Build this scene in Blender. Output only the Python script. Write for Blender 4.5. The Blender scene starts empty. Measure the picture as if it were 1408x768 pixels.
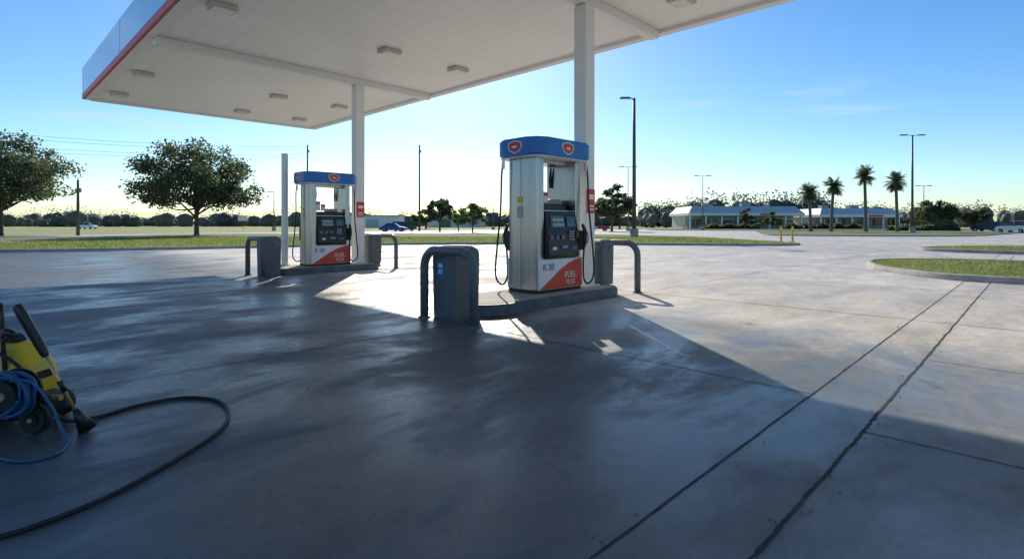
import bpy, bmesh, math, random
import numpy as np
from mathutils import Vector, Matrix
random.seed(7); np.random.seed(7)
scene=bpy.context.scene
col=scene.collection
TH=math.atan2(.713,.701)
UX,UY=.713,-.701
VX,VY=.701,.713
def W(u,v,z=0.0): return Vector((UX*u+VX*v, UY*u+VY*v, z))

# ---------------------------------------------------------------- materials
def new_mat(name):
    m=bpy.data.materials.new(name); m.use_nodes=True
    nt=m.node_tree; b=nt.nodes['Principled BSDF']
    return m,nt,b
def mat(name,c,rough=.5,metal=0,c2=None,scale=6,bump=0,bscale=None,stretch=None,rvar=0,spec=.5,detail=4):
    m,nt,b=new_mat(name)
    b.inputs['Roughness'].default_value=rough
    b.inputs['Metallic'].default_value=metal
    b.inputs['Specular IOR Level'].default_value=spec
    b.inputs['Base Color'].default_value=(*c,1)
    tc=nt.nodes.new('ShaderNodeTexCoord'); src=tc.outputs['Object']
    if stretch:
        mp=nt.nodes.new('ShaderNodeMapping'); mp.inputs['Scale'].default_value=stretch
        nt.links.new(src,mp.inputs['Vector']); src=mp.outputs['Vector']
    if c2 is None: c2=tuple(x*.82 for x in c)
    n=nt.nodes.new('ShaderNodeTexNoise'); n.inputs['Scale'].default_value=scale; n.inputs['Detail'].default_value=detail
    n.inputs['Roughness'].default_value=.65
    nt.links.new(src,n.inputs['Vector'])
    r=nt.nodes.new('ShaderNodeValToRGB')
    r.color_ramp.elements[0].position=.32; r.color_ramp.elements[0].color=(*c2,1)
    r.color_ramp.elements[1].position=.66; r.color_ramp.elements[1].color=(*c,1)
    nt.links.new(n.outputs['Fac'],r.inputs['Fac']); nt.links.new(r.outputs['Color'],b.inputs['Base Color'])
    if rvar:
        mr=nt.nodes.new('ShaderNodeMapRange'); mr.inputs['To Min'].default_value=rough-rvar; mr.inputs['To Max'].default_value=rough+rvar
        nt.links.new(n.outputs['Fac'],mr.inputs['Value']); nt.links.new(mr.outputs['Result'],b.inputs['Roughness'])
    if bump:
        n2=nt.nodes.new('ShaderNodeTexNoise'); n2.inputs['Scale'].default_value=bscale or scale*6; n2.inputs['Detail'].default_value=3
        nt.links.new(src,n2.inputs['Vector'])
        bp=nt.nodes.new('ShaderNodeBump'); bp.inputs['Strength'].default_value=bump; bp.inputs['Distance'].default_value=.02
        nt.links.new(n2.outputs['Fac'],bp.inputs['Height']); nt.links.new(bp.outputs['Normal'],b.inputs['Normal'])
    return m
def leaf_mat(name,c1,c2,trans=.35,scale=.6):
    m,nt,b=new_mat(name)
    tc=nt.nodes.new('ShaderNodeTexCoord')
    n=nt.nodes.new('ShaderNodeTexNoise'); n.inputs['Scale'].default_value=scale; n.inputs['Detail'].default_value=4
    n.inputs['Roughness'].default_value=.8
    nt.links.new(tc.outputs['Object'],n.inputs['Vector'])
    r=nt.nodes.new('ShaderNodeValToRGB')
    r.color_ramp.elements[0].position=.38; r.color_ramp.elements[0].color=(*c1,1)
    r.color_ramp.elements[1].position=.62; r.color_ramp.elements[1].color=(*c2,1)
    nt.links.new(n.outputs['Fac'],r.inputs['Fac']); nt.links.new(r.outputs['Color'],b.inputs['Base Color'])
    b.inputs['Roughness'].default_value=.55
    t=nt.nodes.new('ShaderNodeBsdfTranslucent')
    mx=nt.nodes.new('ShaderNodeMixShader'); mx.inputs[0].default_value=trans
    hs=nt.nodes.new('ShaderNodeHueSaturation'); hs.inputs['Value'].default_value=1.9; hs.inputs['Saturation'].default_value=1.05
    nt.links.new(r.outputs['Color'],hs.inputs['Color']); nt.links.new(hs.outputs['Color'],t.inputs['Color'])
    nt.links.new(b.outputs[0],mx.inputs[1]); nt.links.new(t.outputs[0],mx.inputs[2])
    nt.links.new(mx.outputs[0],nt.nodes['Material Output'].inputs['Surface'])
    return m

def concrete_mat():
    m,nt,b=new_mat('stained_shaded_concrete')
    N=nt.nodes.new; L=nt.links.new
    tc=N('ShaderNodeTexCoord')
    mp=N('ShaderNodeMapping'); mp.inputs['Rotation'].default_value=(0,0,-TH)
    L(tc.outputs['Object'],mp.inputs['Vector'])     # X = v , Y = -u
    def noise(scale,detail=6,rough=.6,vec=None,dist=0):
        n=N('ShaderNodeTexNoise'); n.inputs['Scale'].default_value=scale; n.inputs['Detail'].default_value=detail
        n.inputs['Roughness'].default_value=rough; n.inputs['Distortion'].default_value=dist
        L(vec or mp.outputs['Vector'],n.inputs['Vector']); return n.outputs['Fac']
    def mr(x,a,bb,c,d,smooth=True):
        r=N('ShaderNodeMapRange'); r.inputs['From Min'].default_value=a; r.inputs['From Max'].default_value=bb
        r.inputs['To Min'].default_value=c; r.inputs['To Max'].default_value=d
        if smooth: r.interpolation_type='SMOOTHSTEP'
        L(x,r.inputs['Value']); return r.outputs['Result']
    def mth(op,a,bb=None,c=None):
        q=N('ShaderNodeMath'); q.operation=op
        for i,x in enumerate((a,bb,c)):
            if x is None: continue
            if isinstance(x,(int,float)): q.inputs[i].default_value=x
            else: L(x,q.inputs[i])
        return q.outputs[0]
    sep=N('ShaderNodeSeparateXYZ'); L(mp.outputs['Vector'],sep.inputs[0])
    vv=sep.outputs['X']; nu=sep.outputs['Y']
    su=mth('FLOOR',mth('DIVIDE',mth('ADD',nu,-5.4),4.15)); sv=mth('FLOOR',mth('DIVIDE',mth('ADD',vv,-4.55),4.47))
    cb=N('ShaderNodeCombineXYZ'); L(su,cb.inputs[0]); L(sv,cb.inputs[1])
    wn=N('ShaderNodeTexWhiteNoise'); wn.noise_dimensions='2D'; L(cb.outputs[0],wn.inputs['Vector'])
    slab=mr(wn.outputs['Value'],0,1,.88,1.06,False)
    mp2=N('ShaderNodeMapping'); mp2.inputs['Scale'].default_value=(.55,1.1,1); L(mp.outputs['Vector'],mp2.inputs['Vector'])
    st=mr(noise(1.1,7,.74,mp2.outputs['Vector'],.4),.34,.68,.64,1.10,False)
    fine0=noise(11,5,.8)
    fine=mr(fine0,.3,.7,.78,1.16,False)
    speck=mr(noise(95,2,.6),.3,.7,.84,1.12,False)
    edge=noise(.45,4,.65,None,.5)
    shade_band=mth('ABSOLUTE',mth('ADD',vv,-2.2))
    dm0=mr(mth('ADD',shade_band,mr(edge,0,1,-3.2,3.2,False)),2.2,6.2,0,1.0)
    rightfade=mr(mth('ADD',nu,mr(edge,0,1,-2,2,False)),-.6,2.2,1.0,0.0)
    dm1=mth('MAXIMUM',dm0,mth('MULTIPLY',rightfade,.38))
    dm=mr(dm1,0,1,.23,1.0,False)  # canopy shade on the foreground painted into the concrete colour, over the stains
    sp=mr(noise(2.3,4,.6),.62,.74,1.0,.62)
    drip=mr(noise(19,2,.5),.71,.77,1.0,.62)
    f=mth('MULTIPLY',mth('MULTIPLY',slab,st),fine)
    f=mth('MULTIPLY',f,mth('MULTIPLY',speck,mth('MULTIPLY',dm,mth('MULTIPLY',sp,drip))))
    cm=N('ShaderNodeMix'); cm.data_type='RGBA'; L(dm1,cm.inputs['Factor']); cm.inputs['A'].default_value=(.58,.60,.60,1); cm.inputs['B'].default_value=(.67,.61,.52,1)  # cool tone in the painted shade, warm sunlit tone outside it
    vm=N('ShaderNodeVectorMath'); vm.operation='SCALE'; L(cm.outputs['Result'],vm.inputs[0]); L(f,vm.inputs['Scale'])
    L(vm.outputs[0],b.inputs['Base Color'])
    rg=mr(noise(.75,5,.68,mp2.outputs['Vector'],.4),.40,.62,.28,.62)
    rg=mth('ADD',rg,mr(dm1,0,1,0,.26,False))
    rg2=mth('ADD',rg,mr(fine0,.3,.7,-.08,.08,False))
    L(rg2,b.inputs['Roughness']); b.inputs['Specular IOR Level'].default_value=.38
    bp=N('ShaderNodeBump'); bp.inputs['Strength'].default_value=.4; bp.inputs['Distance'].default_value=.004
    L(speck,bp.inputs['Height']); L(bp.outputs['Normal'],b.inputs['Normal'])
    return m
M={}
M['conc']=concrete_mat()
M['joint']=mat('joint_dirt',(.06,.055,.048),.95,c2=(.022,.021,.02),scale=5)
M['kerb']=mat('kerb_concrete',(.46,.43,.38),.85,c2=(.28,.26,.23),scale=2,bump=.3,bscale=40)
M['island']=mat('grey_painted_concrete',(.115,.13,.145),.6,c2=(.07,.08,.09),scale=5,bump=.2,bscale=40)
M['white']=mat('white_paint',(.84,.83,.81),.45,c2=(.78,.77,.74),scale=1.5)
M['bin']=mat('grey_plastic',(.125,.138,.15),.48,c2=(.095,.105,.115),scale=4,rvar=.08)
M['bollard']=mat('grey_paint',(.14,.15,.165),.42,c2=(.095,.102,.112),scale=7,rvar=.08)
M['steel']=mat('brushed_stainless',(.47,.465,.46),.26,1,c2=(.37,.37,.37),scale=1.4,stretch=(10,10,.25),rvar=.09)
M['blue']=mat('blue_plastic',(.012,.16,.50),.3,c2=(.01,.13,.44),scale=4)
M['red']=mat('red_paint',(.62,.04,.03),.4,c2=(.52,.035,.028),scale=3)
M['orange']=mat('red_orange_vinyl',(.64,.045,.022),.4,c2=(.56,.038,.018),scale=3)
M['panelw']=mat('white_panel',(.78,.78,.78),.35,c2=(.7,.7,.7),scale=3)
M['black']=mat('black_plastic',(.014,.015,.017),.35,c2=(.01,.011,.012),scale=8,rvar=.1)
M['rubber']=mat('black_rubber',(.018,.018,.019),.6,c2=(.012,.012,.012),scale=12)
M['screen']=mat('display_glass',(.10,.16,.19),.12,c2=(.07,.12,.15),scale=3)
M['lcd']=mat('lcd_panel',(.35,.40,.38),.25,c2=(.3,.34,.33),scale=3)
M['key']=mat('keypad_grey',(.3,.31,.32),.5)
M['yellow']=mat('yellow_plastic',(.80,.54,.015),.35,c2=(.68,.44,.012),scale=5,rvar=.08)
M['ypaint']=mat('yellow_paint',(.75,.5,.03),.5)
M['bluehose']=mat('blue_hose_rubber',(.02,.10,.24),.42)
M['brass']=mat('brass',(.70,.46,.18),.38,.5)
M['fascia']=mat('blue_white_fascia',(.46,.64,.80),.16,.25,c2=(.40,.59,.76),scale=.6)
M['seam']=mat('fascia_seam_blue',(.34,.48,.60),.4)
M['pole']=mat('dark_metal_pole',(.11,.12,.12),.5,c2=(.08,.085,.09),scale=2)
M['wood']=mat('weathered_wood_pole',(.14,.12,.105),.9,c2=(.09,.08,.07),scale=3)
M['bark']=mat('bark',(.13,.105,.085),.95,c2=(.07,.06,.045),scale=5,bump=.6,bscale=20)
M['palmbark']=mat('palm_bark',(.20,.175,.15),.95,c2=(.12,.10,.085),scale=4)
M['leaf']=leaf_mat('oak_leaves',(.045,.062,.034),(.11,.135,.06),.48)
M['leaf2']=leaf_mat('light_leaves',(.06,.095,.03),(.13,.18,.055),.5)
M['palmleaf']=leaf_mat('palm_fronds',(.045,.065,.03),(.10,.13,.05),.4)
M['far']=leaf_mat('distant_foliage',(.10,.125,.11),(.15,.175,.135),.45,.06)  # aerial haze put into the leaf colour: paler and greyer
M['litter']=mat('dry_leaves',(.16,.11,.05),.9,c2=(.07,.05,.03),scale=.8)
M['grass']=leaf_mat('lawn_blades',(.075,.115,.022),(.22,.24,.07),.5,1.5)
M['lawn']=mat('lawn_soil',(.20,.21,.06),.95,c2=(.09,.12,.03),scale=1.6,bump=.8,bscale=30)
M['field']=mat('field_grass',(.40,.37,.12),.95,c2=(.20,.24,.07),scale=.035,bump=.5,bscale=3)
M['bwall']=mat('stucco_wall',(.70,.67,.62),.85,c2=(.6,.58,.53),scale=.5)
M['broof']=mat('light_metal_roof',(.52,.54,.55),.6,c2=(.45,.47,.48),scale=1)
M['bglass']=mat('shop_glass',(.05,.065,.075),.12)
M['brick']=mat('tan_brick',(.40,.31,.24),.85,c2=(.32,.23,.18),scale=2)
M['lens']=mat('lamp_lens',(.82,.80,.74),.3)
M['lamphead']=mat('lamp_housing',(.62,.6,.55),.5)

# ---------------------------------------------------------------- mesh helpers
def empty(name,loc=(0,0,0),rot=0):
    o=bpy.data.objects.new(name,None); o.empty_display_size=.2
    o.location=loc; o.rotation_euler=(0,0,rot); col.objects.link(o); return o
def mk(name,verts,faces,m,parent=None,smooth=False,loc=(0,0,0),rot=(0,0,0)):
    me=bpy.data.meshes.new(name); me.from_pydata([tuple(v) for v in verts],[],faces); me.update()
    if smooth: me.polygons.foreach_set('use_smooth',[True]*len(me.polygons))
    ms=m if isinstance(m,(list,tuple)) else [m]
    for x in ms: me.materials.append(x)
    o=bpy.data.objects.new(name,me); col.objects.link(o); o.location=loc; o.rotation_euler=rot
    if parent: o.parent=parent
    return o
def mkbm(name,bm,m,parent=None,smooth=False,loc=(0,0,0),rot=(0,0,0)):
    me=bpy.data.meshes.new(name); bmesh.ops.recalc_face_normals(bm,faces=bm.faces); bm.to_mesh(me); bm.free()
    if smooth: me.polygons.foreach_set('use_smooth',[True]*len(me.polygons))
    me.materials.append(m)
    o=bpy.data.objects.new(name,me); col.objects.link(o); o.location=loc; o.rotation_euler=rot
    if parent: o.parent=parent
    return o
def box(name,c,s,m,parent=None,bev=0,seg=2,taper=None,rot=(0,0,0)):
    bm=bmesh.new(); bmesh.ops.create_cube(bm,size=1)
    for v in bm.verts:
        k=1
        if taper and v.co.z>0: k=taper
        v.co=Vector((v.co.x*s[0]*k,v.co.y*s[1]*k,v.co.z*s[2]))
    if bev: bmesh.ops.bevel(bm,geom=bm.edges[:],offset=bev,segments=seg,affect='EDGES',profile=.5)
    return mkbm(name,bm,m,parent,False,c,rot)
def cyl(name,c,r,h,m,parent=None,seg=20,r2=None,rot=(0,0,0),bev=0):
    bm=bmesh.new(); bmesh.ops.create_cone(bm,cap_ends=True,segments=seg,radius1=r,radius2=r if r2 is None else r2,depth=h)
    if bev:
        es=[e for e in bm.edges if abs(e.verts[0].co.z-e.verts[1].co.z)<1e-5]
        bmesh.ops.bevel(bm,geom=es,offset=bev,segments=2,affect='EDGES')
    return mkbm(name,bm,m,parent,False,c,rot)
def prism(name,outline,z0,z1,m,parent=None,bev=0,loc=(0,0,0),rot=(0,0,0),seg=2):
    bm=bmesh.new()
    lo=[bm.verts.new((x,y,z0)) for x,y in outline]; hi=[bm.verts.new((x,y,z1)) for x,y in outline]
    bm.faces.new(lo[::-1]); bm.faces.new(hi); n=len(lo)
    for i in range(n): bm.faces.new((lo[i],lo[(i+1)%n],hi[(i+1)%n],hi[i]))
    if bev:
        es=[e for e in bm.edges if abs(e.verts[0].co.z-e.verts[1].co.z)<1e-6]
        bmesh.ops.bevel(bm,geom=es,offset=bev,segments=seg,affect='EDGES')
    return mkbm(name,bm,m,parent,False,loc,rot)
def rrect(hx,hy,r,n=6):
    pts=[]
    for cx,cy,a0 in ((hx-r,hy-r,0),(-hx+r,hy-r,90),(-hx+r,-hy+r,180),(hx-r,-hy+r,270)):
        for i in range(n+1):
            a=math.radians(a0+90*i/n); pts.append((cx+r*math.cos(a),cy+r*math.sin(a)))
    return pts
def spline(pts,sub=8,closed=False):
    P=[Vector(p) for p in pts]; n=len(P); out=[]
    rng=range(n) if closed else range(n-1)
    for i in rng:
        if closed: a,b,c,d=P[(i-1)%n],P[i],P[(i+1)%n],P[(i+2)%n]
        else: a,b,c,d=P[max(i-1,0)],P[i],P[i+1],P[min(i+2,n-1)]
        for k in range(sub):
            t=k/sub
            out.append(.5*((2*b)+(c-a)*t+(2*a-5*b+4*c-d)*t*t+(3*b-a-3*c+d)*t**3))
    if not closed: out.append(P[-1])
    return out
def tube_data(pts,r,seg=10,radii=None):
    P=[Vector(p) for p in pts]; verts=[];faces=[]
    n=len(P); up=None
    for i,p in enumerate(P):
        t=(P[min(i+1,n-1)]-P[max(i-1,0)])
        if t.length<1e-9: t=Vector((0,0,1))
        t.normalize()
        if up is None:
            up=Vector((0,0,1)) if abs(t.z)<.9 else Vector((1,0,0))
            up=(up-t*up.dot(t)).normalized()
        else:
            up=(up-t*up.dot(t))
            up=up.normalized() if up.length>1e-6 else Vector((1,0,0))
        s=t.cross(up); rr=radii[i] if radii else r
        for k in range(seg):
            a=2*math.pi*k/seg; verts.append(p+(up*math.cos(a)+s*math.sin(a))*rr)
    for i in range(n-1):
        for k in range(seg):
            a=i*seg+k; b=i*seg+(k+1)%seg
            faces.append((a,b,b+seg,a+seg))
    faces.append(tuple(range(seg))[::-1]); faces.append(tuple(range((n-1)*seg,n*seg)))
    return verts,faces
def tube(name,pts,r,m,parent=None,sub=8,seg=10,radii=None,smoothcurve=True):
    P=spline(pts,sub) if smoothcurve else pts
    if radii and smoothcurve:
        R=[]
        for i in range(len(pts)-1):
            for k in range(sub): R.append(radii[i]+(radii[i+1]-radii[i])*k/sub)
        R.append(radii[-1]); radii=R
    v,f=tube_data(P,r,seg,radii)
    return mk(name,v,f,m,parent,True)
def text(name,body,size,m,parent,loc,rot,ext=.002):
    c=bpy.data.curves.new(name,'FONT'); c.body=body; c.size=size; c.extrude=ext; c.align_x='CENTER'; c.align_y='CENTER'
    c.materials.append(m); o=bpy.data.objects.new(name,c); col.objects.link(o)
    o.parent=parent; o.location=loc; o.rotation_euler=rot; return o
class MB:
    def __init__(s): s.v=[];s.f=[]
    def add(s,v,f):
        n=len(s.v); s.v+=list(v); s.f+=[tuple(i+n for i in q) for q in f]
    def box(s,c,d,rz=0):
        x,y,z=d[0]/2,d[1]/2,d[2]/2; cs,sn=math.cos(rz),math.sin(rz)
        V=[]
        for a,b,e in ((-1,-1,-1),(1,-1,-1),(1,1,-1),(-1,1,-1),(-1,-1,1),(1,-1,1),(1,1,1),(-1,1,1)):
            X,Y=a*x,b*y; V.append((c[0]+X*cs-Y*sn,c[1]+X*sn+Y*cs,c[2]+e*z))
        s.add(V,[(0,3,2,1),(4,5,6,7),(0,1,5,4),(1,2,6,5),(2,3,7,6),(3,0,4,7)])
    def obj(s,name,m,parent=None,smooth=False): return mk(name,s.v,s.f,m,parent,smooth)

# ---------------------------------------------------------------- ground
mk('ground',[(-2500,-400,-.03),(2500,-400,-.03),(2500,4000,-.03),(-2500,4000,-.03)],[(0,1,2,3)],M['field'])
pav=[(-200,-60),(220,-60),(220,132),(25,132),(5,126),(-18,108),(-38,84),(-56,62),(-75,57),(-200,54)]
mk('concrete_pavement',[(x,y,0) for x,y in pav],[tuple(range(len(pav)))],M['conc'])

def strip(mb,p,q,w,jag=.0,step=.25,z=.004):
    p=Vector(p);q=Vector(q); L=(q-p).length; n=max(2,int(L/step)); d=(q-p)/L; s=Vector((-d.y,d.x,0))
    V=[];F=[]
    off=0
    for i in range(n+1):
        c=p+d*(L*i/n); off=off*.8+random.uniform(-1,1)*jag*.4
        a=w/2*(1+random.uniform(-.3,.6)*(1 if jag else .3)); b=w/2*(1+random.uniform(-.3,.6)*(1 if jag else .3))
        V.append((c+s*(off+a)+Vector((0,0,z)))[:]); V.append((c+s*(off-b)+Vector((0,0,z)))[:])
        if i: F.append((2*i-2,2*i-1,2*i+1,2*i))
    mb.add(V,F)
J=MB()
for k in range(-9,6):
    u=-5.4+4.15*k
    if k in (0,1): strip(J,W(u,-8),W(u,34),.010,.003,.1)
    else: strip(J,W(u,-8),W(u,40),.012,.002,1)
strip(J,W(-.8,-4),W(-.8,9.0),.015,.008,.03)
strip(J,W(-.8,9.0),W(-.8,30),.014,.003)
for k in range(-2,8):
    v=4.55+4.47*k
    if k==0:
        strip(J,W(-5.4,v),W(-1.25,v),.010,.003,.1,z=.0045)
        strip(J,W(-60,v),W(-13.6,v),.012,.002,1,z=.0045)
    elif k<0:
        strip(J,W(-45,v),W(-5.4,v),.012,.002,.5,z=.0045)
    else: strip(J,W(-45,v),W(20,v),.014,.002,.5,z=.0045)
for v in (1.2,3.95,6.45): strip(J,W(-.8,v),W(12,v),.010,.003,.1,z=.0045)
J.obj('pavement_joints',M['joint'])
# wind-blown dry leaf bits, gathered in the joints and along kerbs
LT=MB(); rl=random.Random(4)
def bit(x,y):
    a=rl.uniform(0,6.28); s=rl.uniform(.006,.018); t=rl.uniform(.2,.5)
    c,d=math.cos(a)*s,math.sin(a)*s
    LT.add([(x-c,y-d,.006),(x+d*t,y-c*t,.009+rl.uniform(0,.006)),(x+c,y+d,.007),(x-d*t,y+c*t,.008+rl.uniform(0,.008))],[(0,1,2,3)])
for i in range(150):
    p=W(-.8+rl.gauss(0,.05),rl.uniform(0,14)); bit(p.x,p.y)
for i in range(90):
    p=W(-1.25+rl.gauss(0,.05),rl.uniform(0,14)); bit(p.x,p.y)
for i in range(170): bit(rl.uniform(-6,11),rl.uniform(3,20))
for i in range(120):
    t=rl.uniform(0,1); bit(10.0+.4*rl.random(),12.2+3.6*t-rl.random()*.3)
LT.obj('leaf_litter',M['litter'])

def inpoly(P,X,Y):
    n=len(P); r=np.zeros(len(X),bool); j=n-1
    for i in range(n):
        xi,yi=P[i];xj,yj=P[j]
        c=((yi>Y)!=(yj>Y))&(X<(xj-xi)*(Y-yi)/(yj-yi+1e-12)+xi); r^=c; j=i
    return r
def fast(name,V,k,m,parent=None):
    me=bpy.data.meshes.new(name); nv=len(V); nf=nv//k
    me.vertices.add(nv); me.vertices.foreach_set('co',np.asarray(V,dtype=np.float32).ravel())
    me.loops.add(nv); me.loops.foreach_set('vertex_index',np.arange(nv,dtype=np.int32))
    me.polygons.add(nf); me.polygons.foreach_set('loop_start',np.arange(0,nv,k,dtype=np.int32))
    me.update(calc_edges=True); me.materials.append(m)
    o=bpy.data.objects.new(name,me); col.objects.link(o)
    if parent: o.parent=parent
    return o
def blades(name,P,n,h,m,parent,ylim=1e9,zb=.12,wd=.012,xlim=(-1e9,1e9)):
    xs=[p[0] for p in P]; ys=[p[1] for p in P]
    x0,x1,y0,y1=max(min(xs),xlim[0]),min(max(xs),xlim[1]),min(ys),min(max(ys),ylim)
    X=np.random.uniform(x0,x1,n*3); Y=np.random.uniform(y0,y1,n*3)
    k=inpoly(P,X,Y); X=X[k][:n];Y=Y[k][:n]; n=len(X)
    a=np.random.uniform(0,6.28,n); hh=h*np.random.uniform(.5,1.3,n)
    dx=np.cos(a)*wd;dy=np.sin(a)*wd; lx=np.random.normal(0,.4,n)*hh; ly=np.random.normal(0,.4,n)*hh
    V=np.empty((n,3,3)); V[:,0]=np.stack([X-dx,Y-dy,np.full(n,zb)],1); V[:,1]=np.stack([X+dx,Y+dy,np.full(n,zb)],1)
    V[:,2]=np.stack([X+lx,Y+ly,zb+hh],1)
    fast(name,V.reshape(-1,3),3,m,parent)
def verge(name,pts,nbl,h=.07,ylim=1e9,xlim=(-1e9,1e9),wd=.012,sub=6):
    e=empty(name)
    S=spline([(x,y,0) for x,y in pts],sub,True); n=len(S)
    A=sum(S[i].x*S[(i+1)%n].y-S[(i+1)%n].x*S[i].y for i in range(n))
    sg=1 if A>0 else -1
    V=[];F=[]; inner=[]
    for i in range(n):
        t=(S[(i+1)%n]-S[i-1]).normalized(); o=Vector((t.y,-t.x,0))*sg
        for off,z in ((.0,-.02),(-.02,.125),(-.05,.14),(-.16,.14),(-.17,.05)):
            q=S[i]+o*off; V.append((q.x,q.y,z))
        q=S[i]-o*.155; inner.append((q.x,q.y))
    for i in range(n):
        j=(i+1)%n
        for k in range(4): F.append((i*5+k,j*5+k,j*5+k+1,i*5+k+1))
    mk('kerb',V,F,M['kerb'],e,True)
    bm=bmesh.new(); vs=[bm.verts.new((x,y,.12)) for x,y in inner]; f=bm.faces.new(vs)
    bmesh.ops.triangulate(bm,faces=[f]); 
    mkbm('turf',bm,M['lawn'],e)
    if nbl: blades('grass_blades',inner,nbl,h,M['grass'],e,ylim,wd=wd,xlim=xlim)
verge('grass_verge',[(-70,19.5),(-45,21.5),(-23.5,24.7),(-13.5,29.5),(-6.9,33.5),(2,34.5),(8.5,33),(15,32),(18,33.6),(17.8,38),(16,52),(10,62),(0,66),(-15,67),(-36,63),(-42,50),(-56,44),(-80,40)],45000,.10,50,(-32,19),.02)
verge('grass_verge',[(10.45,15.6),(10.1,13.9),(10.2,12.6),(11.1,11.5),(16,7),(22,1.5),(26,5),(20.5,12),(16.8,16.6),(14.4,18.3),(12,17.9)],28000,.06,wd=.008)
verge('grass_verge',[(20.4,27),(20.2,25.3),(21.8,22.9),(26,19.5),(34,16),(36,22),(29,28),(24,29)],12000,.08,wd=.012)
verge('grass_verge',[(30,60),(46,56),(62,68),(82,88),(60,97),(42,90),(33,72)],0)
verge('grass_verge',[(33,110),(62,107),(104,114),(108,127),(70,129),(34,126)],0)
verge('grass_verge',[(70,48),(95,44),(100,50),(74,54)],0)

# ---------------------------------------------------------------- canopy
can=empty('gas_station_canopy',(0,0,0),TH)   # local X=v, Y=-u
V0,V1,Y0,Y1=2.78,10.88,-14.0,23.0
ZB=5.5
def cb(name,x0,x1,y0,y1,z0,z1,m,bev=0): return box(name,((x0+x1)/2,(y0+y1)/2,(z0+z1)/2),(x1-x0,y1-y0,z1-z0),m,can,bev)
def soffit_mat():
    m,nt,b=new_mat('soffit_panels'); N=nt.nodes.new;L=nt.links.new
    tc=N('ShaderNodeTexCoord'); sp=N('ShaderNodeSeparateXYZ'); L(tc.outputs['Object'],sp.inputs[0])
    a=N('ShaderNodeMath'); a.operation='DIVIDE'; a.inputs[1].default_value=.41; L(sp.outputs['X'],a.inputs[0])
    fr=N('ShaderNodeMath'); fr.operation='FRACT'; L(a.outputs[0],fr.inputs[0])
    pp=N('ShaderNodeMath'); pp.operation='PINGPONG'; pp.inputs[1].default_value=.5; L(fr.outputs[0],pp.inputs[0])
    mr=N('ShaderNodeMapRange'); mr.inputs['From Min'].default_value=.0; mr.inputs['From Max'].default_value=.025; L(pp.outputs[0],mr.inputs['Value'])
    n=N('ShaderNodeTexNoise'); n.inputs['Scale'].default_value=.5; n.inputs['Detail'].default_value=5; L(tc.outputs['Object'],n.inputs['Vector'])
    r=N('ShaderNodeValToRGB'); r.color_ramp.elements[0].position=.3; r.color_ramp.elements[0].color=(.86,.84,.78,1)
    r.color_ramp.elements[1].position=.7; r.color_ramp.elements[1].color=(.92,.90,.85,1); L(n.outputs['Fac'],r.inputs['Fac'])
    mx=N('ShaderNodeMix'); mx.data_type='RGBA'; mx.inputs['A'].default_value=(.70,.68,.63,1); L(mr.outputs[0],mx.inputs['Factor']); L(r.outputs['Color'],mx.inputs['B'])
    L(mx.outputs['Result'],b.inputs['Base Color']); b.inputs['Roughness'].default_value=.45
    bp=N('ShaderNodeBump'); bp.inputs['Strength'].default_value=.35; bp.inputs['Distance'].default_value=.01; L(mr.outputs[0],bp.inputs['Height']); L(bp.outputs['Normal'],b.inputs['Normal'])
    return m
cb('deck',V0+.06,V1-.06,Y0+.06,Y1-.06,ZB+.03,ZB+.9,soffit_mat())
for nm,x0,x1,y0,y1 in (('near_edge',V0,V0+.055,Y0,Y1),('far_edge',V1-.055,V1,Y0,Y1),('end_edge',V0+.057,V1-.057,Y1-.055,Y1),('start_edge',V0+.057,V1-.057,Y0,Y0+.055)):
    cb('fascia_'+nm,x0,x1,y0,y1,ZB+.17,ZB+1.05,M['fascia'])
    cb('stripe_'+nm,x0-.012 if x0==V0 else x0,x1+(.012 if x1==V1 else 0),y0,y1+(.012 if y1==Y1 else 0),ZB,ZB+.168,M['red'])
for i in range(1,7): cb('fascia_seam',V0-.004,V0,Y0+i*6.16-.005,Y0+i*6.16+.005,ZB+.175,ZB+1.045,M['seam'])
cb('trim_a',V0+.057,V0+.2,Y0+.1,Y1-.2,ZB-.03,ZB+.028,M['white'])
cb('trim_b',V1-.26,V1-.057,Y0+.1,Y1-.2,ZB-.05,ZB+.028,M['white'])
cb('trim_c',V0+.203,V1-.263,Y1-.26,Y1-.06,ZB-.04,ZB+.028,M['white'])
cols_y=[14.25,6.05,-2.1,-10.2]
for y in cols_y:
    cb('cross_beam',V0+.21,V1-.27,y-.11,y+.11,ZB-.16,ZB+.027,M['white'],.012)
    cb('column',7.93,8.21,y-.14,y+.14,.0,ZB-.163,M['white'],.02)
    cb('column_base',7.86,8.28,y-.21,y+.21,.15,.19,M['white'],.004)
for y in (21.2,17.9,11.3,4.8,-.9,-6):
    for x in (3.5,7.25,9.4):
        cb('lamp_housing',x-.24,x+.24,y-.19,y+.19,ZB-.07,ZB+.027,M['lamphead'],.02)
        cb('lamp_lens',x-.19,x+.19,y-.14,y+.14,ZB-.085,ZB-.068,M['lens'],.004)

# ---------------------------------------------------------------- islands
def island(uc,v0,v1):
    L=(v1-v0)/2; c=W(uc,(v0+v1)/2)
    e=empty('pump_island',c,TH)
    prism('kerbed_base',rrect(L,.64,.5,8),-.02,.165,M['island'],e,.025)
    prism('slab_top',rrect(L-.09,.55,.42,8),.160,.170,M['kerb'],e)
    return e
island(-6.05,4.95,8.55)
island(-14.2,5.5,8.55)

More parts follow.
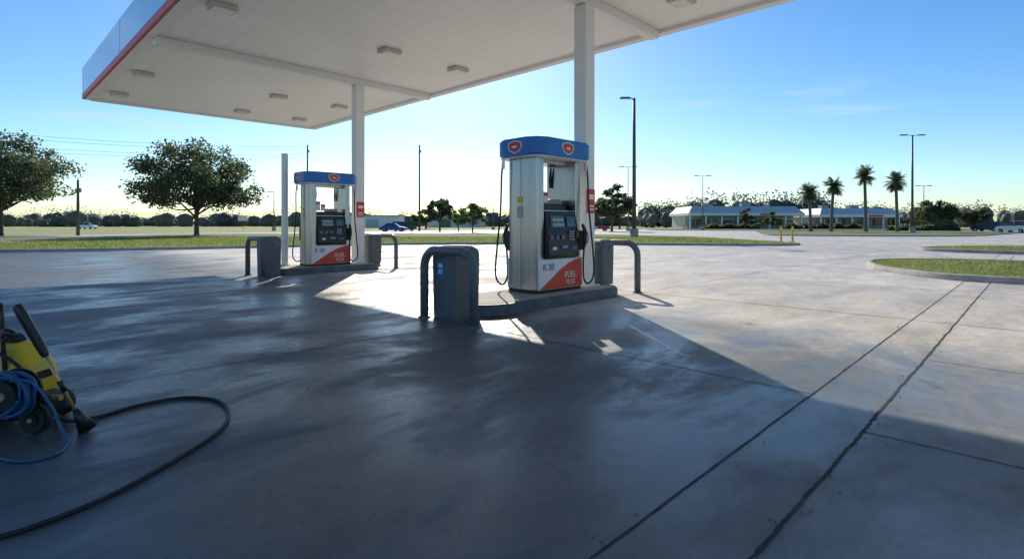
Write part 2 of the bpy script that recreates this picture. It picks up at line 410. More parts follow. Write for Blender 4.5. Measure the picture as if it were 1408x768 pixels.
# ---------------------------------------------------------------- pumps
def pillar_outline(s):
    pts=[]
    n=14
    for i in range(n+1):            # bowed outer skin
        y=-.30+.60*i/n; pts.append((.068+.040*(1-(y/.30)**2),y))
    pts+= [(.055,.325),(.035,.335),(-.075,.335),(-.085,.325),(-.085,-.325),(-.075,-.335),(.035,-.335),(.055,-.325)]
    return [(s*x,y) for x,y in pts][::s]
def pump(loc):
    p=empty('fuel_pump',loc,TH)
    st=M['steel']; b0=.17
    box('plinth',(0,0,b0+.03),(1.19,.62,.06),M['black'],p,.008)
    for s in (-1,1):
        o=prism('end_pillar',pillar_outline(s),b0+.06,2.40,st,p,0,loc=(s*.505,0,0))
        box('pillar_seam',(s*.6135,0,1.28),(.004,.006,2.2),M['black'],p)
    box('cabinet_core',(0,0,b0+.06+.66),(.838,.50,1.30),st,p,.01)
    box('cabinet_shoulder',(0,0,1.585),(.70,.36,.11),M['black'],p,.02)
    box('header',(0,0,2.37),(.838,.40,.10),st,p,.01)
    for s in (-1,1):
        f=empty('pump_face',(0,0,0),0 if s<0 else math.pi); f.parent=p
        box('lower_panel',(0,-.345,.475),(1.14,.03,.50),M['panelw'],f,.008)
        mk('red_sweep',[(-.56,-.3625,.232),(.56,-.3625,.232),(.56,-.3625,.715),(.40,-.3625,.70),(.18,-.3625,.64),(-.06,-.3625,.53),(-.3,-.3625,.38)],[(0,1,2,3,4,5,6)],M['orange'],f)
        text('panel_text','FUEL',.15,M['panelw'],f,(.24,-.366,.44),(math.pi/2,0,0))
        text('panel_text','PLUS',.11,M['panelw'],f,(.24,-.366,.32),(math.pi/2,0,0))
        text('panel_text','R 20',.15,M['blue'],f,(-.34,-.366,.59),(math.pi/2,0,0))
        bm=bmesh.new()
        prof=[(-.25,.735),(-.40,.735),(-.43,.80),(-.40,1.16),(-.34,1.50),(-.25,1.52)]
        n=len(prof)
        for x in (-.41,.41):
            for y,z in prof: bm.verts.new((x,y,z))
        bm.verts.ensure_lookup_table(); vs=bm.verts[:]
        bm.faces.new(vs[:n]); bm.faces.new(vs[n:][::-1])
        for i in range(n): bm.faces.new((vs[i],vs[(i+1)%n],vs[n+(i+1)%n],vs[n+i]))
        bmesh.ops.bevel(bm,geom=bm.edges[:],offset=.012,segments=2,affect='EDGES')
        mkbm('display_housing',bm,M['black'],f)
        sl=math.atan2(.06,.34)
        box('price_screen',(-.13,-.378,1.34),(.36,.012,.20),M['screen'],f,.004,rot=(-sl,0,0))
        box('lcd',(-.13,-.3875,1.37),(.28,.006,.055),M['lcd'],f,rot=(-sl,0,0))
        box('lcd',(-.13,-.399,1.29),(.28,.006,.05),M['lcd'],f,rot=(-sl,0,0))
        box('media_screen',(.22,-.380,1.34),(.22,.012,.17),M['screen'],f,.004,rot=(-sl,0,0))
        K=MB()
        for i in range(3):
            for j in range(4): K.box((.15+i*.05,-.418,1.17-j*.042),(.036,.02,.028))
        K.obj('keypad',M['key'],f)
        box('card_reader',(.33,-.425,1.12),(.09,.05,.13),M['black'],f,.01)
        box('card_slot',(.33,-.453,1.12),(.06,.004,.012),M['orange'],f)
        for i in range(3):
            box('grade_button',(-.32+i*.14,-.422,1.08),(.09,.02,.07),M['screen'],f,.006)
            box('grade_label',(-.32+i*.14,-.434,1.09),(.06,.004,.02),M['orange' if i!=1 else 'blue'],f)
        box('receipt_slot',(.0,-.428,.92),(.14,.03,.05),M['key'],f,.006)
        box('pay_sticker',(-.26,-.432,.90),(.10,.006,.05),M['panelw'],f)
        box('pay_sticker',(.26,-.430,.90),(.12,.006,.05),M['blue'],f)
        box('nozzle_boot',(.50,-.375,1.02),(.13,.09,.34),M['black'],f,.02)
        tube('nozzle_body',[(.50,-.42,1.30),(.50,-.47,1.17),(.50,-.47,1.02),(.50,-.455,.90)],.03,M['rubber'],f,radii=[.022,.036,.036,.024])
        tube('nozzle_lever',[(.50,-.47,1.20),(.50,-.535,1.12),(.50,-.53,1.0),(.50,-.47,.94)],.009,M['black'],f)
        tube('hose',[(.64,-.40,2.36),(.65,-.42,2.1),(.63,-.47,1.5),(.66,-.52,.9),(.70,-.52,.50),(.66,-.50,.32),(.56,-.47,.27),(.48,-.46,.38),(.47,-.46,.65),(.50,-.455,.90)],.016,M['rubber'],f)
        cyl('hose_swivel',(.64,-.39,2.30),.028,.14,M['steel'],f,12)
        tube('upper_nozzle',[(-.38,-.2,2.31),(-.385,-.22,2.1),(-.39,-.22,1.95)],.02,M['rubber'],f,radii=[.014,.028,.02])
    for i,(x,z,h) in enumerate(((-.27,1.80,.26),(-.12,1.76,.18))):
        box('top_notice',(x,-.10,z),(.13,.02,h),M['panelw'],p,.004)
        box('top_notice_band',(x,-.113,z+h*.25),(.11,.004,.05),M['red' if i else 'blue'],p)
    box('top_box',(.15,0,1.68),(.3,.22,.10),M['key'],p,.02)
    box('inspection_sticker',(-.6145,.02,1.50),(.010,.13,.20),M['lcd'],p)
    box('inspection_sticker',(-.6145,.02,1.70),(.010,.11,.10),M['ypaint'],p)
    prism('topper',rrect(.76,.50,.24,8),2.405,2.70,M['blue'],p,.03,seg=3)
    prism('topper_trim',rrect(.735,.475,.22,8),2.385,2.404,M['panelw'],p)
    for kx,ky,r in ((.0,-.5015,0),(.0,.5015,math.pi),(-.7615,0,-math.pi/2),(.7615,0,math.pi/2)):
        g=empty('topper_badge',(kx,ky,2.555),r); g.parent=p
        out=[(-.13,.07),(-.05,.085),(0,.10),(.05,.085),(.13,.07),(.145,0),(.10,-.06),(0,-.10),(-.10,-.06),(-.145,0)]
        for sc,yy,mm in ((1.0,.0,'panelw'),(.84,-.004,'red'),(.40,-.008,'panelw')):
            mk('badge',[(x*sc*1.1,yy,z*sc*(1.1 if sc>.5 else .5)) for x,z in out],[tuple(range(len(out)))[::-1]],M[mm],g)
    return p
pump(W(-6.12,7.05)); pump(W(-14.22,7.05))

# ---------------------------------------------------------------- hoop bollards & bins
def hoop(u,v,w=.98,h=1.0):
    e=empty('hoop_bollard',W(u,v),TH)
    r=.24; a=w/2; pts=[Vector((0,-a,-.02)),Vector((0,-a,h-r-.1))]
    for i in range(9):
        t=math.radians(180-90*i/8); pts.append(Vector((0,-a+r+r*math.cos(t),h-r+r*math.sin(t)-.06)))
    for i in range(9):
        t=math.radians(90-90*i/8); pts.append(Vector((0,a-r+r*math.cos(t),h-r+r*math.sin(t)-.06)))
    pts.append(Vector((0,a,-.02)))
    v_,f_=tube_data(pts,.06,16); mk('hoop_tube',v_,f_,M['bollard'],e,True)
    for s in (-1,1): cyl('foot_collar',(0,s*a,.012),.085,.024,M['bollard'],e,18)
def bin_(u,v,zb=0,rot=0,s=.42,h=1.0,sticker=True):
    e=empty('trash_bin',W(u,v,zb),TH+rot)
    bm=bmesh.new()
    rings=[(.0,.93),(.03,.95),(.82*h,1.0),(.825*h,.985),(.84*h,.985),(.845*h,1.0),(.89*h,.99),(.93*h,.95),(.965*h,.86),(.99*h,.70),(h,.45)]
    prev=None
    for z,k in rings:
        o=rrect(s/2*k,s/2*k,.06*k,5); vs=[bm.verts.new((x,y,z)) for x,y in o]
        if prev:
            n=len(vs)
            for i in range(n): bm.faces.new((prev[i],prev[(i+1)%n],vs[(i+1)%n],vs[i]))
        else: bm.faces.new(vs[::-1])
        prev=vs
    bm.faces.new(prev)
    mkbm('bin_body',bm,M['bin'],e)
    box('opening',(-s/2*.985,0,.895*h),(.02,.24,.05),M['black'],e,.008)
    box('lock',(0,-s/2*.99,.80*h),(.035,.02,.035),M['black'],e,.005)
    if sticker:
        box('sticker',(-s/2*.99-.003,.03,.68),(.006,.14,.21),M['blue'],e,.002)
        box('sticker_print',(-s/2*.99-.0075,.03,.73),(.004,.09,.05),M['panelw'],e)
        box('sticker_print',(-s/2*.99-.0075,.055,.65),(.004,.035,.06),M['panelw'],e)
        box('sticker_print',(-s/2*.99-.0075,.005,.65),(.004,.035,.06),M['panelw'],e)
hoop(-5.62,4.50,1.04); bin_(-5.86,4.84,0,0,.50)
hoop(-5.95,8.95); bin_(-6.0,8.50,.165,0,.40,.85,False)
hoop(-13.9,5.05); bin_(-13.8,5.35,0,0,.46,1.0,False)
hoop(-14.1,8.95); bin_(-14.15,8.50,.165,0,.40,.85,False)

e=empty('white_post',W(-14.78,6.15),TH)
cyl('post',(0,0,1.63),.085,3.2,M['white'],e,20,bev=.01); cyl('collar',(0,0,.19),.12,.04,M['white'],e,20)
for y in (6.05,14.25):
    e=empty('warning_sign',W(-y,8.07,0),TH)
    box('plate',(-.0,-.147,1.72),(.25,.010,.44),M['red'],e,.003)
    box('band',(-.0,-.154,1.80),(.17,.004,.09),M['panelw'],e)
    box('band',(-.0,-.154,1.63),(.17,.004,.03),M['panelw'],e)
    box('band',(-.0,-.154,1.57),(.17,.004,.03),M['panelw'],e)

# ---------------------------------------------------------------- pressure washer
PX,PY=-3.27,3.50
pw=empty('pressure_washer',(PX,PY,0))
def lp(x,y,z): return (x-PX,y-PY,z)
bm=bmesh.new(); prev=None
for z,hx,hy,ox in ((.14,.19,.13,0),(.17,.205,.14,0),(.30,.205,.14,0),(.38,.19,.135,0),(.44,.16,.12,-.01),(.49,.115,.09,-.0),(.52,.07,.065,0),(.535,.055,.055,0)):
    vs=[bm.verts.new((x+ox+.03,y,z)) for x,y in rrect(hx,hy,min(hx,hy)*.45,6)]
    if prev:
        n=len(vs)
        for i in range(n): bm.faces.new((prev[i],prev[(i+1)%n],vs[(i+1)%n],vs[i]))
    else: bm.faces.new(vs[::-1])
    prev=vs
bm.faces.new(prev); mkbm('yellow_housing',bm,M['yellow'],pw,True)
cyl('filler_cap',(.03,0,.555),.05,.05,M['black'],pw,18,bev=.008)
box('motor_base',(.05,0,.11),(.50,.26,.10),M['black'],pw,.025)
box('pump_block',(.27,-.02,.15),(.12,.20,.14),M['black'],pw,.03)
cyl('pump_fitting',(.34,-.05,.19),.02,.08,M['brass'],pw,12,rot=(0,math.pi/2,0))
box('label',(.236,.0,.33),(.006,.10,.05),M['black'],pw)
for s,x in ((-1,.31),(1,.20),(-1,-.18),(1,-.18)):
    cyl('wheel',(x,s*.16,.095),.095,.055,M['rubber'],pw,28,rot=(math.pi/2,0,0),bev=.015)
    cyl('hub',(x,s*.19,.095),.042,.012,M['black'],pw,18,rot=(math.pi/2,0,0))
    cyl('hub_bolt',(x,s*.198,.095),.014,.01,M['key'],pw,10,rot=(math.pi/2,0,0))
tube('push_handle',[(.10,-.13,.3),(.10,-.15,.60),(.09,-.15,.76),(.03,-.10,.80),(-.12,-.08,.80),(-.18,-.1,.76),(-.18,-.13,.3)],.013,M['black'],pw)
tube('lance_hook',[(.10,-.15,.56),(.20,-.20,.62),(.28,-.23,.63),(.32,-.24,.60)],.010,M['black'],pw)
tube('spray_gun',[(.10,-.14,.61),(.17,-.2,.64),(.22,-.2,.62)],.02,M['black'],pw,radii=[.018,.026,.02])
pts=[]
RX,RY,RZ=.27,-.24,.285
for i in range(9*24):
    a=2*math.pi*i/24; t=i/(9*24); rr=.112+.022*math.sin(t*23)+.010*math.sin(i*.7)
    pts.append(Vector((RX+rr*math.cos(a),RY-.09*t+.006*math.sin(i*1.3),RZ+rr*math.sin(a))))
v_,f_=tube_data(pts,.0105,8); mk('hose_coil',v_,f_,M['bluehose'],pw,True)
cyl('reel_core',(RX,RY-.04,RZ),.085,.12,M['black'],pw,24,rot=(math.pi/2,0,0))
cyl('reel_hub',(RX,RY-.105,RZ),.025,.02,M['key'],pw,18,rot=(math.pi/2,0,0))
cyl('reel_plate',(RX,RY+.02,RZ),.14,.012,M['black'],pw,28,rot=(math.pi/2,0,0))
tube('reel_bracket',[(RX,RY+.03,RZ),(RX-.02,-.12,.2)],.02,M['black'],pw,smoothcurve=False)
tube('lance_grip',[lp(-2.945,3.20,.82),lp(-2.92,3.21,.76),lp(-2.845,3.25,.56),lp(-2.825,3.26,.50)],.024,M['black'],pw,radii=[.021,.028,.026,.018],seg=14)
tube('lance_rod',[lp(-2.825,3.26,.50),lp(-2.71,3.36,.11)],.010,M['brass'],pw,smoothcurve=False)
tube('lance_collar',[lp(-2.778,3.30,.34),lp(-2.757,3.32,.27)],.015,M['black'],pw,smoothcurve=False)
tube('lance_nozzle',[lp(-2.72,3.35,.15),lp(-2.705,3.365,.10),lp(-2.675,3.395,.012)],.03,M['black'],pw,smoothcurve=False,radii=[.015,.028,.052],seg=16)
tube('thin_hose',[(RX+.05,RY-.1,.38),lp(-2.86,3.20,.36),lp(-2.76,3.22,.22),lp(-2.70,3.22,.08),lp(-2.63,3.18,.010),lp(-2.56,3.02,.010),lp(-2.66,2.93,.010),lp(-2.86,2.99,.010),lp(-3.00,3.12,.03),(RX-.05,RY-.1,.17)],.0085,M['bluehose'],pw)
tube('connector',[(.0,-.14,.5),(.12,-.17,.49),(.24,-.15,.38),(.32,-.08,.2)],.011,M['rubber'],pw)
tube('garden_hose',[(-2.95,3.44,.10),(-2.86,3.48,.03),(-2.77,3.60,.012),(-2.66,3.83,.012),(-2.45,4.00,.012),(-2.16,3.94,.012),(-1.94,3.68,.012),(-1.83,3.36,.012),(-1.84,2.98,.012),(-1.91,2.57,.012),(-2.02,2.33,.012),(-2.15,2.20,.012),(-2.5,2.02,.012),(-3.2,1.9,.012)],.0115,M['rubber'],None,sub=12,seg=10)

# ---------------------------------------------------------------- street lamps, poles
def lamp(x,y,h,kind,r=.11,rot=0):
    e=empty('street_lamp',(x,y,0),rot)
    tube('pole',[(0,0,0),(0,0,h)],r,M['pole'],e,smoothcurve=False,radii=[r*1.15,r*.7],seg=12)
    cyl('footing',(0,0,.45),.38,.9,M['kerb'],e,18)
    if kind==1:
        tube('arm',[(0,0,h-.25),(-.2,0,h-.05),(-.75,0,h)],.05,M['pole'],e)
        box('lamp_head',(-.85,0,h),(.95,.42,.16),M['pole'],e,.05)
        box('lens',(-.85,0,h-.085),(.6,.3,.02),M['lens'],e)
    else:
        for s in (-1,1):
            tube('arm',[(0,0,h-.1),(s*.9,0,h)],.04,M['pole'],e,smoothcurve=False)
            box('lamp_head',(s*1.25,0,h),(1.0,.4,.14),M['pole'],e,.04)
            box('lens',(s*1.25,0,h-.075),(.7,.28,.02),M['lens'],e)
lamp(11.35,50,13.0,1,.18); lamp(55.8,75,13.7,2,.15)
lamp(22,102,12.2,2,.10); lamp(39,110,11.2,2,.10); lamp(88,115,9.5,2,.1); lamp(-4.2,120,8.4,1,.08); lamp(-46,104,7.6,1,.1)
def upole(x,y,h,arm=True,r=.14):
    e=empty('utility_pole',(x,y,0))
    tube('pole',[(0,0,-.1),(0,0,h)],r,M['wood'],e,smoothcurve=False,radii=[r*1.2,r*.75])
    if arm:
        box('crossarm',(0,0,h-.6),(1.8,.12,.12),M['wood'],e,rot=(0,0,.6))
        for s in (-.8,0,.8): cyl('insulator',(s*math.cos(.6),s*math.sin(.6),h-.47),.05,.16,M['key'],e,8)
    else:
        box('transformer_box',(.2,0,h-1.2),(.25,.3,.5),M['key'],e,.05)
upole(-17.2,100,16,False,.17); upole(-38,100,16,False,.17); upole(-50,62,6.4,False,.15); upole(-110,66,19)
for k,dz in enumerate((0,.7,2.2,2.9)):
    P=[]
    for i in range(13):
        t=i/12; P.append((-110+72*t, 66+34*t+ (k-1)*.5, (18.6-dz)*(1-t)+(15.6-dz*.6)*t-2.2*4*t*(1-t)))
    tube('power_line',P,.022,M['pole'],None,sub=2,seg=5)
for x in (20.0,20.85):
    e=empty('safety_bollard',(x,40,0))
    cyl('post',(0,0,.58),.075,1.16,M['ypaint'],e,16,bev=.02)
    cyl('band',(0,0,.95),.078,.07,M['panelw'],e,16)
def rsign(x,y,h,m,w=.6,hh=.6):
    e=empty('road_sign',(x,y,0)); cyl('post',(0,0,h/2),.04,h,M['pole'],e,8)
    box('panel',(0,-.05,h),(w,.03,hh),M[m],e,.01)
    box('panel_border',(0,-.068,h),(w*.8,.004,hh*.25),M['panelw'],e)
rsign(12.6,88,3.0,'red',1.1,1.1); rsign(-28,75,2.2,'panelw',1.2,.8); rsign(7,85,2.2,'red'); rsign(-50,100,2.4,'panelw',1.8,1.0)

# ---------------------------------------------------------------- trees
def tree(name,loc,H,cw,cb_,seed,nl=9000,ls=.25,m='leaf',nc=46,flat=.8,trunk=.32):
    rs=np.random.RandomState(seed); e=empty(name,loc)
    ch=H-cb_; C=np.array([0,0,cb_+ch*.40])
    cl=[]
    while len(cl)<nc:
        p=rs.uniform(-1,1,3); d=np.linalg.norm(p)
        if d>1 or d<.25: continue
        if p[2]<-.55: continue
        cl.append(C+p*np.array([cw/2,cw/2,ch*.52 if p[2]>0 else ch*.42]))
    cl=np.array(cl); rad=rs.uniform(.06,.14,nc)*cw
    wts=rad**2; wts/=wts.sum(); idx=rs.choice(nc,nl,p=wts)
    d=rs.normal(0,1,(nl,3)); d/=np.linalg.norm(d,axis=1)[:,None]
    rr=rad[idx]*(rs.uniform(0,1,nl)**.45)*rs.uniform(.7,1.35,nl)
    P=cl[idx]+d*rr[:,None]*np.array([1,1,.7])
    P[:,2]=np.maximum(P[:,2],cb_*.9+rs.uniform(0,.6,nl))
    a=rs.normal(0,1,(nl,3)); a/=np.linalg.norm(a,axis=1)[:,None]
    b=np.cross(a,rs.normal(0,1,(nl,3))); b/=np.linalg.norm(b,axis=1)[:,None]
    s=ls*rs.uniform(.5,1.25,nl)[:,None]; a=a*s; b=b*s*.6
    V=np.stack([P-a,P-b*.9,P+a,P+b*.9],1).reshape(-1,3)
    fast('foliage',V,4,M[m],e)
    T=MB()
    k=cb_+ch*.15
    bend=rs.uniform(-.3,.3,2)
    tp=[Vector((0,0,-.1)),Vector((bend[0]*.3,bend[1]*.3,k*.5)),Vector((bend[0],bend[1],k)),Vector((bend[0]*1.5,bend[1],k+ch*.3))]
    v,f=tube_data(spline(tp,4),1,10,[trunk*(1.35 if i==0 else 1-.045*i) for i in range(13)]); T.add(v,f)
    for i in rs.choice(nc,min(nc,24),False):
        q=Vector(cl[i]); z0=rs.uniform(.55,1.0)*k+.1; st=Vector((bend[0]*.7,bend[1]*.7,z0))
        mid=(st+q)/2+Vector((rs.uniform(-.3,.3),rs.uniform(-.3,.3),-.05*cw*rs.uniform(0,1)))
        pp=spline([st,mid,q],4); n=len(pp)
        v,f=tube_data(pp,1,6,[trunk*.42*(1-.85*j/(n-1)) for j in range(n)]); T.add(v,f)
    T.obj('trunk_and_limbs',M['bark'],e,True)
tree('oak_tree',(-33.4,57,.12),10.2,12.0,1.9,3,17000,.19,nc=105,trunk=.26)
tree('oak_tree',(-58.0,61,0),11.8,13.2,2.6,11,15000,.21,nc=90,trunk=.3)
tree('oak_tree',(17.6,95,0),8.6,7.4,1.9,5,6500,.28,nc=44,trunk=.25)
tree('oak_tree',(-13.4,100,0),6.4,6.0,1.6,8,4200,.28,nc=34,trunk=.2)
tree('young_tree',(-6,82,0),5.0,5.0,.9,9,2600,.24,'leaf2',26,trunk=.14)
tree('young_tree',(-9.5,96,0),4.2,3.6,1.0,19,1500,.25,'leaf2',20,trunk=.12)
tree('oak_tree',(78.5,100,0),5.8,7.4,1.2,14,4800,.3,nc=38,trunk=.2)
tree('young_tree',(55.5,128,0),5.2,4.2,1.0,15,2000,.3,'leaf',20,trunk=.16)
tree('young_tree',(62,128,0),4.8,4.2,.8,16,2000,.3,'leaf2',20,trunk=.16)
tree('oak_tree',(-24,150,0),6,8,1.5,21,3000,.4,nc=26)
tree('oak_tree',(30,150,0),7,9,1.5,23,3500,.4,nc=28)
tree('oak_tree',(84,98,0),4.4,5,.9,24,2600,.3,nc=24,trunk=.2)

def palm(x,y,h,seed):
    rs=random.Random(seed); e=empty('palm_tree',(x,y,.1))
    ht=h-1.6; bx=rs.uniform(-.4,.4)
    pts=[(0,0,-.1),(bx*.3,0,ht*.4),(bx,0,ht)]
    tube('trunk',pts,.2,M['palmbark'],e,sub=5,radii=[.30,.22,.20],seg=10)
    V=[];F=[]
    for i in range(64):
        az=i*2.399+rs.uniform(-.2,.2); el=math.radians(rs.uniform(-50,82)); L=rs.uniform(1.6,2.3)
        hd=Vector((math.cos(az),math.sin(az),0)); side=Vector((-hd.y,hd.x,0))
        p=Vector((bx,0,ht)); d=hd*math.cos(el)+Vector((0,0,1))*math.sin(el); n=9; step=L/n
        for k in range(n):
            q=p+d*step
            wl=(.75*math.sin(math.pi*min(1,(k+1.2)/n))+.1)*.9
            for s in (-1,1):
                tip=p+side*s*wl+d*wl*.55-Vector((0,0,1))*wl*.35
                m_=len(V); V.extend([p,p+d*step*.75,tip]); F.append((m_,m_+1,m_+2))
            p=q; d=(d-Vector((0,0,1))*(.10+.05*k/n)).normalized()
    mk('fronds',V,F,M['palmleaf'],e)
    tube('boot',[(bx,0,ht-.5),(bx,0,ht-.1),(bx,0,ht+.3)],.3,M['palmbark'],e,radii=[.20,.34,.12],sub=3)
palm(47.2,85,7.8,1); palm(51,86,8.8,2); palm(55.9,85,10.4,3); palm(61.2,85.5,9.5,4)

# distant tree line (one object)
rs=np.random.RandomState(5)
Ps=[];Ss=[];core=MB()
ico=bmesh.new(); bmesh.ops.create_icosphere(ico,subdivisions=2,radius=1); iv=[v.co.copy() for v in ico.verts]; ic=[tuple(v.index for v in f.verts) for f in ico.faces]; ico.free()
def treeline(n,x0,x1,y0,y1,h0,h1,nl=200,wk=(.5,.85),low=.36):
    for i in range(n):
        x=x0+(x1-x0)*(i+rs.uniform(0,1))/n; y=rs.uniform(y0,y1); h=rs.uniform(h0,h1); w=h*rs.uniform(*wk)
        C=np.array([x,y,h*.47])
        core.add([(x+v.x*w*.42*(1+.3*math.sin(v.z*5+i)),y+v.y*w*.42,h*low+v.z*h*.38) for v in iv],ic)
        d=rs.normal(0,1,(nl,3)); d/=np.linalg.norm(d,axis=1)[:,None]
        k=rs.uniform(.55,1.05,nl)*(1+.18*np.sin(d[:,0]*6+i)*np.cos(d[:,2]*5+i*2))
        Ps.append(C+d*k[:,None]*np.array([w*.56,w*.56,h*.53])); Ss.append(np.full(nl,h*.034))
treeline(230,-460,45,260,350,5,12,130,(.6,1.2),.30)
treeline(150,-470,50,355,380,7,10,60,(1.2,2.0),.25)
treeline(55,60,260,235,290,8,13)
treeline(26,85,150,250,262,14,18)
treeline(14,62,88,250,262,12,14)
treeline(50,150,460,220,300,9,13,160,(.7,1.2))
treeline(16,45,95,190,215,6,9)
treeline(70,40,480,330,380,9,13,90,(1.2,2.0),.28)
treeline(70,-900,-400,330,420,8,14,80,(1,1.8),.28)
P=np.concatenate(Ps); S=np.concatenate(Ss); n=len(P)
P[:,2]=np.maximum(P[:,2],.1)
a=rs.normal(0,1,(n,3)); a/=np.linalg.norm(a,axis=1)[:,None]; b=np.cross(a,rs.normal(0,1,(n,3))); b/=np.linalg.norm(b,axis=1)[:,None]
s=(S*rs.uniform(.6,1.4,n))[:,None]
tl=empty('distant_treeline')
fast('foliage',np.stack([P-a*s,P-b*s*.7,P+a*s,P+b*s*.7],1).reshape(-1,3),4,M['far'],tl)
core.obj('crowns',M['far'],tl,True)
def hedge(x0,x1,y,h,seed):
    rs=np.random.RandomState(seed); n=int((x1-x0)*220)
    P=np.stack([rs.uniform(x0,x1,n),y+rs.normal(0,.5,n),rs.uniform(0,1,n)**.7*h],1); P[:,2]*=(.8+.25*np.sin(P[:,0]*1.7))
    a=rs.normal(0,.22,(n,3)); b=rs.normal(0,.16,(n,3))
    fast('hedge',np.stack([P-a,P-b,P+a,P+b],1).reshape(-1,3),4,M['leaf'])
hedge(46,60,131,1.3,1); hedge(66,84,130,1.4,2); hedge(68,80,97,1.0,3)

# ---------------------------------------------------------------- shopping building
def shop(name,x0,x1,y,dep,h,post=True):
    e=empty(name,((x0+x1)/2,y,0)); w=x1-x0
    z0=h*.70
    box('walls',(0,dep/2+2.4,z0/2),(w-1,dep-4,z0),M['bwall'],e)
    box('brick_base',(0,2.44+1.92,.5),(w-.9,4.0,1.0),M['brick'],e)
    V=[(-w/2,0,z0),(w/2,0,z0),(w/2,dep+1,z0),(-w/2,dep+1,z0),(-w/2+1.4,1.8,h),(w/2-1.4,1.8,h),(w/2-1.4,dep-.8,h),(-w/2+1.4,dep-.8,h)]
    mk('metal_roof',V,[(0,1,5,4),(1,2,6,5),(2,3,7,6),(3,0,4,7),(4,5,6,7)],M['broof'],e)
    box('white_fascia',(0,dep/2+.5,z0-.36),(w+.3,dep+1.3,.7),M['white'],e,.03)
    n=int(w/4.2)
    for i in range(n+1):
        x=-w/2+.5+(w-1)*i/n
        if post: box('arcade_post',(x,.5,(z0-.72)/2),(.38,.38,z0-.72),M['white'],e,.02)
    for i in range(n):
        x=-w/2+.5+(w-1)*(i+.5)/n
        if i%4==2:
            box('glass_door',(x,2.3,1.2),(1.9,.06,2.4),M['bglass'],e); box('door_frame',(x,2.33,2.5),(2.1,.1,.12),M['panelw'],e)
        else:
            box('window',(x,2.31,1.85),(2.9,.08,1.7),M['bglass'],e)
            box('window_mullion',(x,2.26,1.85),(.08,.06,1.7),M['panelw'],e)
    box('shop_sign',(w*.18,-.19,z0-.36),(3.6,.06,.42),M['red'],e)
    box('roof_unit',(w*.1,dep*.5,h+.5),(2.4,2,1.0),M['key'],e,.05)
    box('roof_unit',(-w*.25,dep*.55,h+.45),(1.8,2,.9),M['key'],e,.05)
shop('shopping_centre',46,76,140,16,6.0)
shop('shopping_centre',79,100,138,14,5.4)
e=empty('low_warehouse',(-52,190,0))
box('walls',(0,0,2),(26,10,4),M['white'],e); box('roof',(0,0,4.2),(27,11,.4),M['broof'],e); box('door',(4,-5.04,1.5),(4,.08,3),M['broof'],e)
e=empty('low_warehouse',(-22,215,0))
box('walls',(0,0,2),(22,10,4),M['bwall'],e); box('roof',(0,0,4.2),(23,11,.4),M['broof'],e); box('door',(-4,-5.04,1.5),(4,.08,3),M['bglass'],e)

# ---------------------------------------------------------------- cars
def car(x,y,c,rot=0,kind='sedan',name='parked_car'):
    e=empty(name,(x,y,0),rot); mb=mat('car_paint',c,.25,.3,c2=tuple(q*.95 for q in c))
    if kind=='sedan':
        body=[(-2.3,.28),(-2.33,.62),(-2.2,.86),(-1.5,.93),(1.0,.90),(1.9,.80),(2.28,.62),(2.3,.30)]
        cab=[(-1.75,.90),(-1.05,1.40),(.35,1.42),(1.15,.89)]
    else:
        body=[(-2.3,.35),(-2.35,.8),(-2.28,1.05),(-1.5,1.08),(1.1,1.05),(2.0,.95),(2.3,.75),(2.32,.38)]
        cab=[(-2.22,1.04),(-1.95,1.70),(.35,1.74),(1.2,1.04)]
    def ext(nm,prof,hw,hwt,m,bev):
        bm=bmesh.new(); zmin=min(p[1] for p in prof); zmax=max(p[1] for p in prof)
        A=[];B=[]
        for px,pz in prof:
            k=hw+(hwt-hw)*(pz-zmin)/(zmax-zmin); A.append(bm.verts.new((px,-k,pz))); B.append(bm.verts.new((px,k,pz)))
        bm.faces.new(A); bm.faces.new(B[::-1]); n=len(A)
        for i in range(n): bm.faces.new((A[i],B[i],B[(i+1)%n],A[(i+1)%n]))
        bmesh.ops.bevel(bm,geom=bm.edges[:],offset=bev,segments=2,affect='EDGES'); return mkbm(nm,bm,m,e)
    ext('body',body,.9,.84,mb,.06); ext('glasshouse',cab,.80,.64,M['bglass'],.03)
    zt=max(p[1] for p in cab); xs=[p[0] for p in cab if p[1]>zt-.1]
    box('roof',((min(xs)+max(xs))/2,0,zt+.01),(max(xs)-min(xs),1.24,.06),mb,e,.025)
    for px in (-.35,): box('pillar',(px,0,(zt+.9)/2),(.09,1.5,zt-.92),mb,e)
    for sx in (-1.42,1.42):
        for sy in (-.84,.84):
            cyl('wheel',(sx,sy,.33),.33,.2,M['rubber'],e,22,rot=(math.pi/2,0,0),bev=.03); cyl('rim',(sx,sy*1.125,.33),.19,.03,M['key'],e,14,rot=(math.pi/2,0,0))
    for sy in (-.6,.6):
        box('headlight',(2.27,sy,.66),(.1,.35,.14),M['lens'],e,.02); box('tail_light',(-2.31,sy,.72),(.08,.35,.14),M['red'],e,.02)
car(-20.5,93,(.02,.08,.30),0,'sedan'); car(-19.9,99,(.03,.03,.035),.2,'suv')
car(13.5,100,(.55,.55,.55),.3,'sedan'); car(16.5,104,(.5,.03,.03),0,'suv'); car(12,108,(.7,.7,.7),0,'suv')
car(84,95,(.03,.04,.05),1.9,'suv'); car(73,78,(.5,.52,.54),1.7,'suv'); car(98,108,(.6,.6,.6),.2,'sedan')
car(-112,142,(.75,.75,.75),0,'suv'); car(92,126,(.3,.05,.05),0,'sedan')

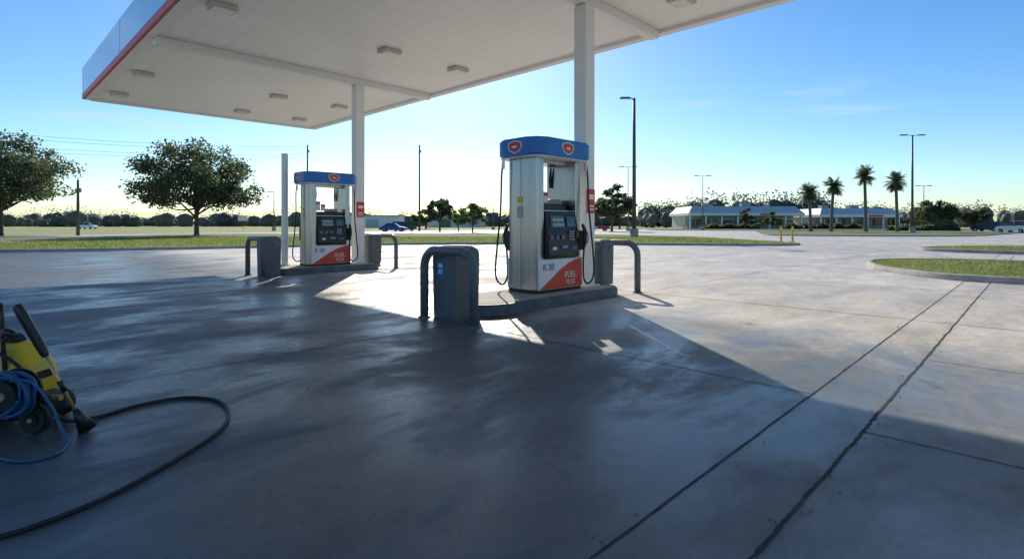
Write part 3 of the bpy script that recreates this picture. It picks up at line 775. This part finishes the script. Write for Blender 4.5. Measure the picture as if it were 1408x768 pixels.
# ---------------------------------------------------------------- light
EL=math.radians(28); AZ=math.atan2(-.12,1)
w=bpy.data.worlds.new("World"); scene.world=w; w.use_nodes=True; nt=w.node_tree
N=nt.nodes.new; L=nt.links.new
bg=nt.nodes['Background']; sk=N('ShaderNodeTexSky'); sk.sky_type='NISHITA'; sk.sun_disc=False
sk.sun_elevation=EL; sk.sun_rotation=AZ; sk.air_density=1.0; sk.dust_density=.3; sk.ozone_density=2.2; sk.altitude=0
hs=N('ShaderNodeHueSaturation'); hs.inputs['Saturation'].default_value=1.28; L(sk.outputs[0],hs.inputs['Color'])
tint=N('ShaderNodeMix'); tint.data_type='RGBA'; tint.blend_type='MULTIPLY'; tint.inputs['Factor'].default_value=1
L(hs.outputs['Color'],tint.inputs['A']); tint.inputs['B'].default_value=(.88,1.03,1.16,1)
tc=N('ShaderNodeTexCoord'); mp=N('ShaderNodeMapping'); mp.inputs['Scale'].default_value=(1.2,1.2,7); L(tc.outputs['Generated'],mp.inputs['Vector'])
ns=N('ShaderNodeTexNoise'); ns.inputs['Scale'].default_value=2.2; ns.inputs['Detail'].default_value=7; ns.inputs['Roughness'].default_value=.6; ns.inputs['Distortion'].default_value=.4; L(mp.outputs[0],ns.inputs['Vector'])
cr=N('ShaderNodeMapRange'); cr.inputs['From Min'].default_value=.57; cr.inputs['From Max'].default_value=.80; cr.inputs['To Max'].default_value=.4; L(ns.outputs['Fac'],cr.inputs['Value'])
mx=N('ShaderNodeMix'); mx.data_type='RGBA'; L(cr.outputs[0],mx.inputs['Factor']); L(tint.outputs['Result'],mx.inputs['A']); mx.inputs['B'].default_value=(6.5,7.0,7.6,1)
L(mx.outputs['Result'],bg.inputs['Color']); bg.inputs['Strength'].default_value=.125
sd=Vector((math.sin(AZ)*math.cos(EL),math.cos(AZ)*math.cos(EL),math.sin(EL)))
ld=bpy.data.lights.new('sun','SUN'); ld.energy=5; ld.angle=math.radians(.5); ld.color=(1,.91,.78)
lo=bpy.data.objects.new('sun',ld); lo.rotation_euler=sd.to_track_quat('Z','Y').to_euler(); lo.location=(0,0,30); col.objects.link(lo)

# ---------------------------------------------------------------- camera
cd=bpy.data.cameras.new('camera'); cd.sensor_width=36; cd.lens=36*740/1408; cd.shift_y=-76/1408; cd.clip_end=6000; cd.clip_start=.05
co=bpy.data.objects.new('camera',cd); co.location=(0,0,1.3); co.rotation_euler=(math.pi/2,0,0); col.objects.link(co)
scene.camera=co
scene.view_settings.view_transform='Standard'
try: scene.view_settings.look='None'
except Exception: pass
scene.view_settings.exposure=0
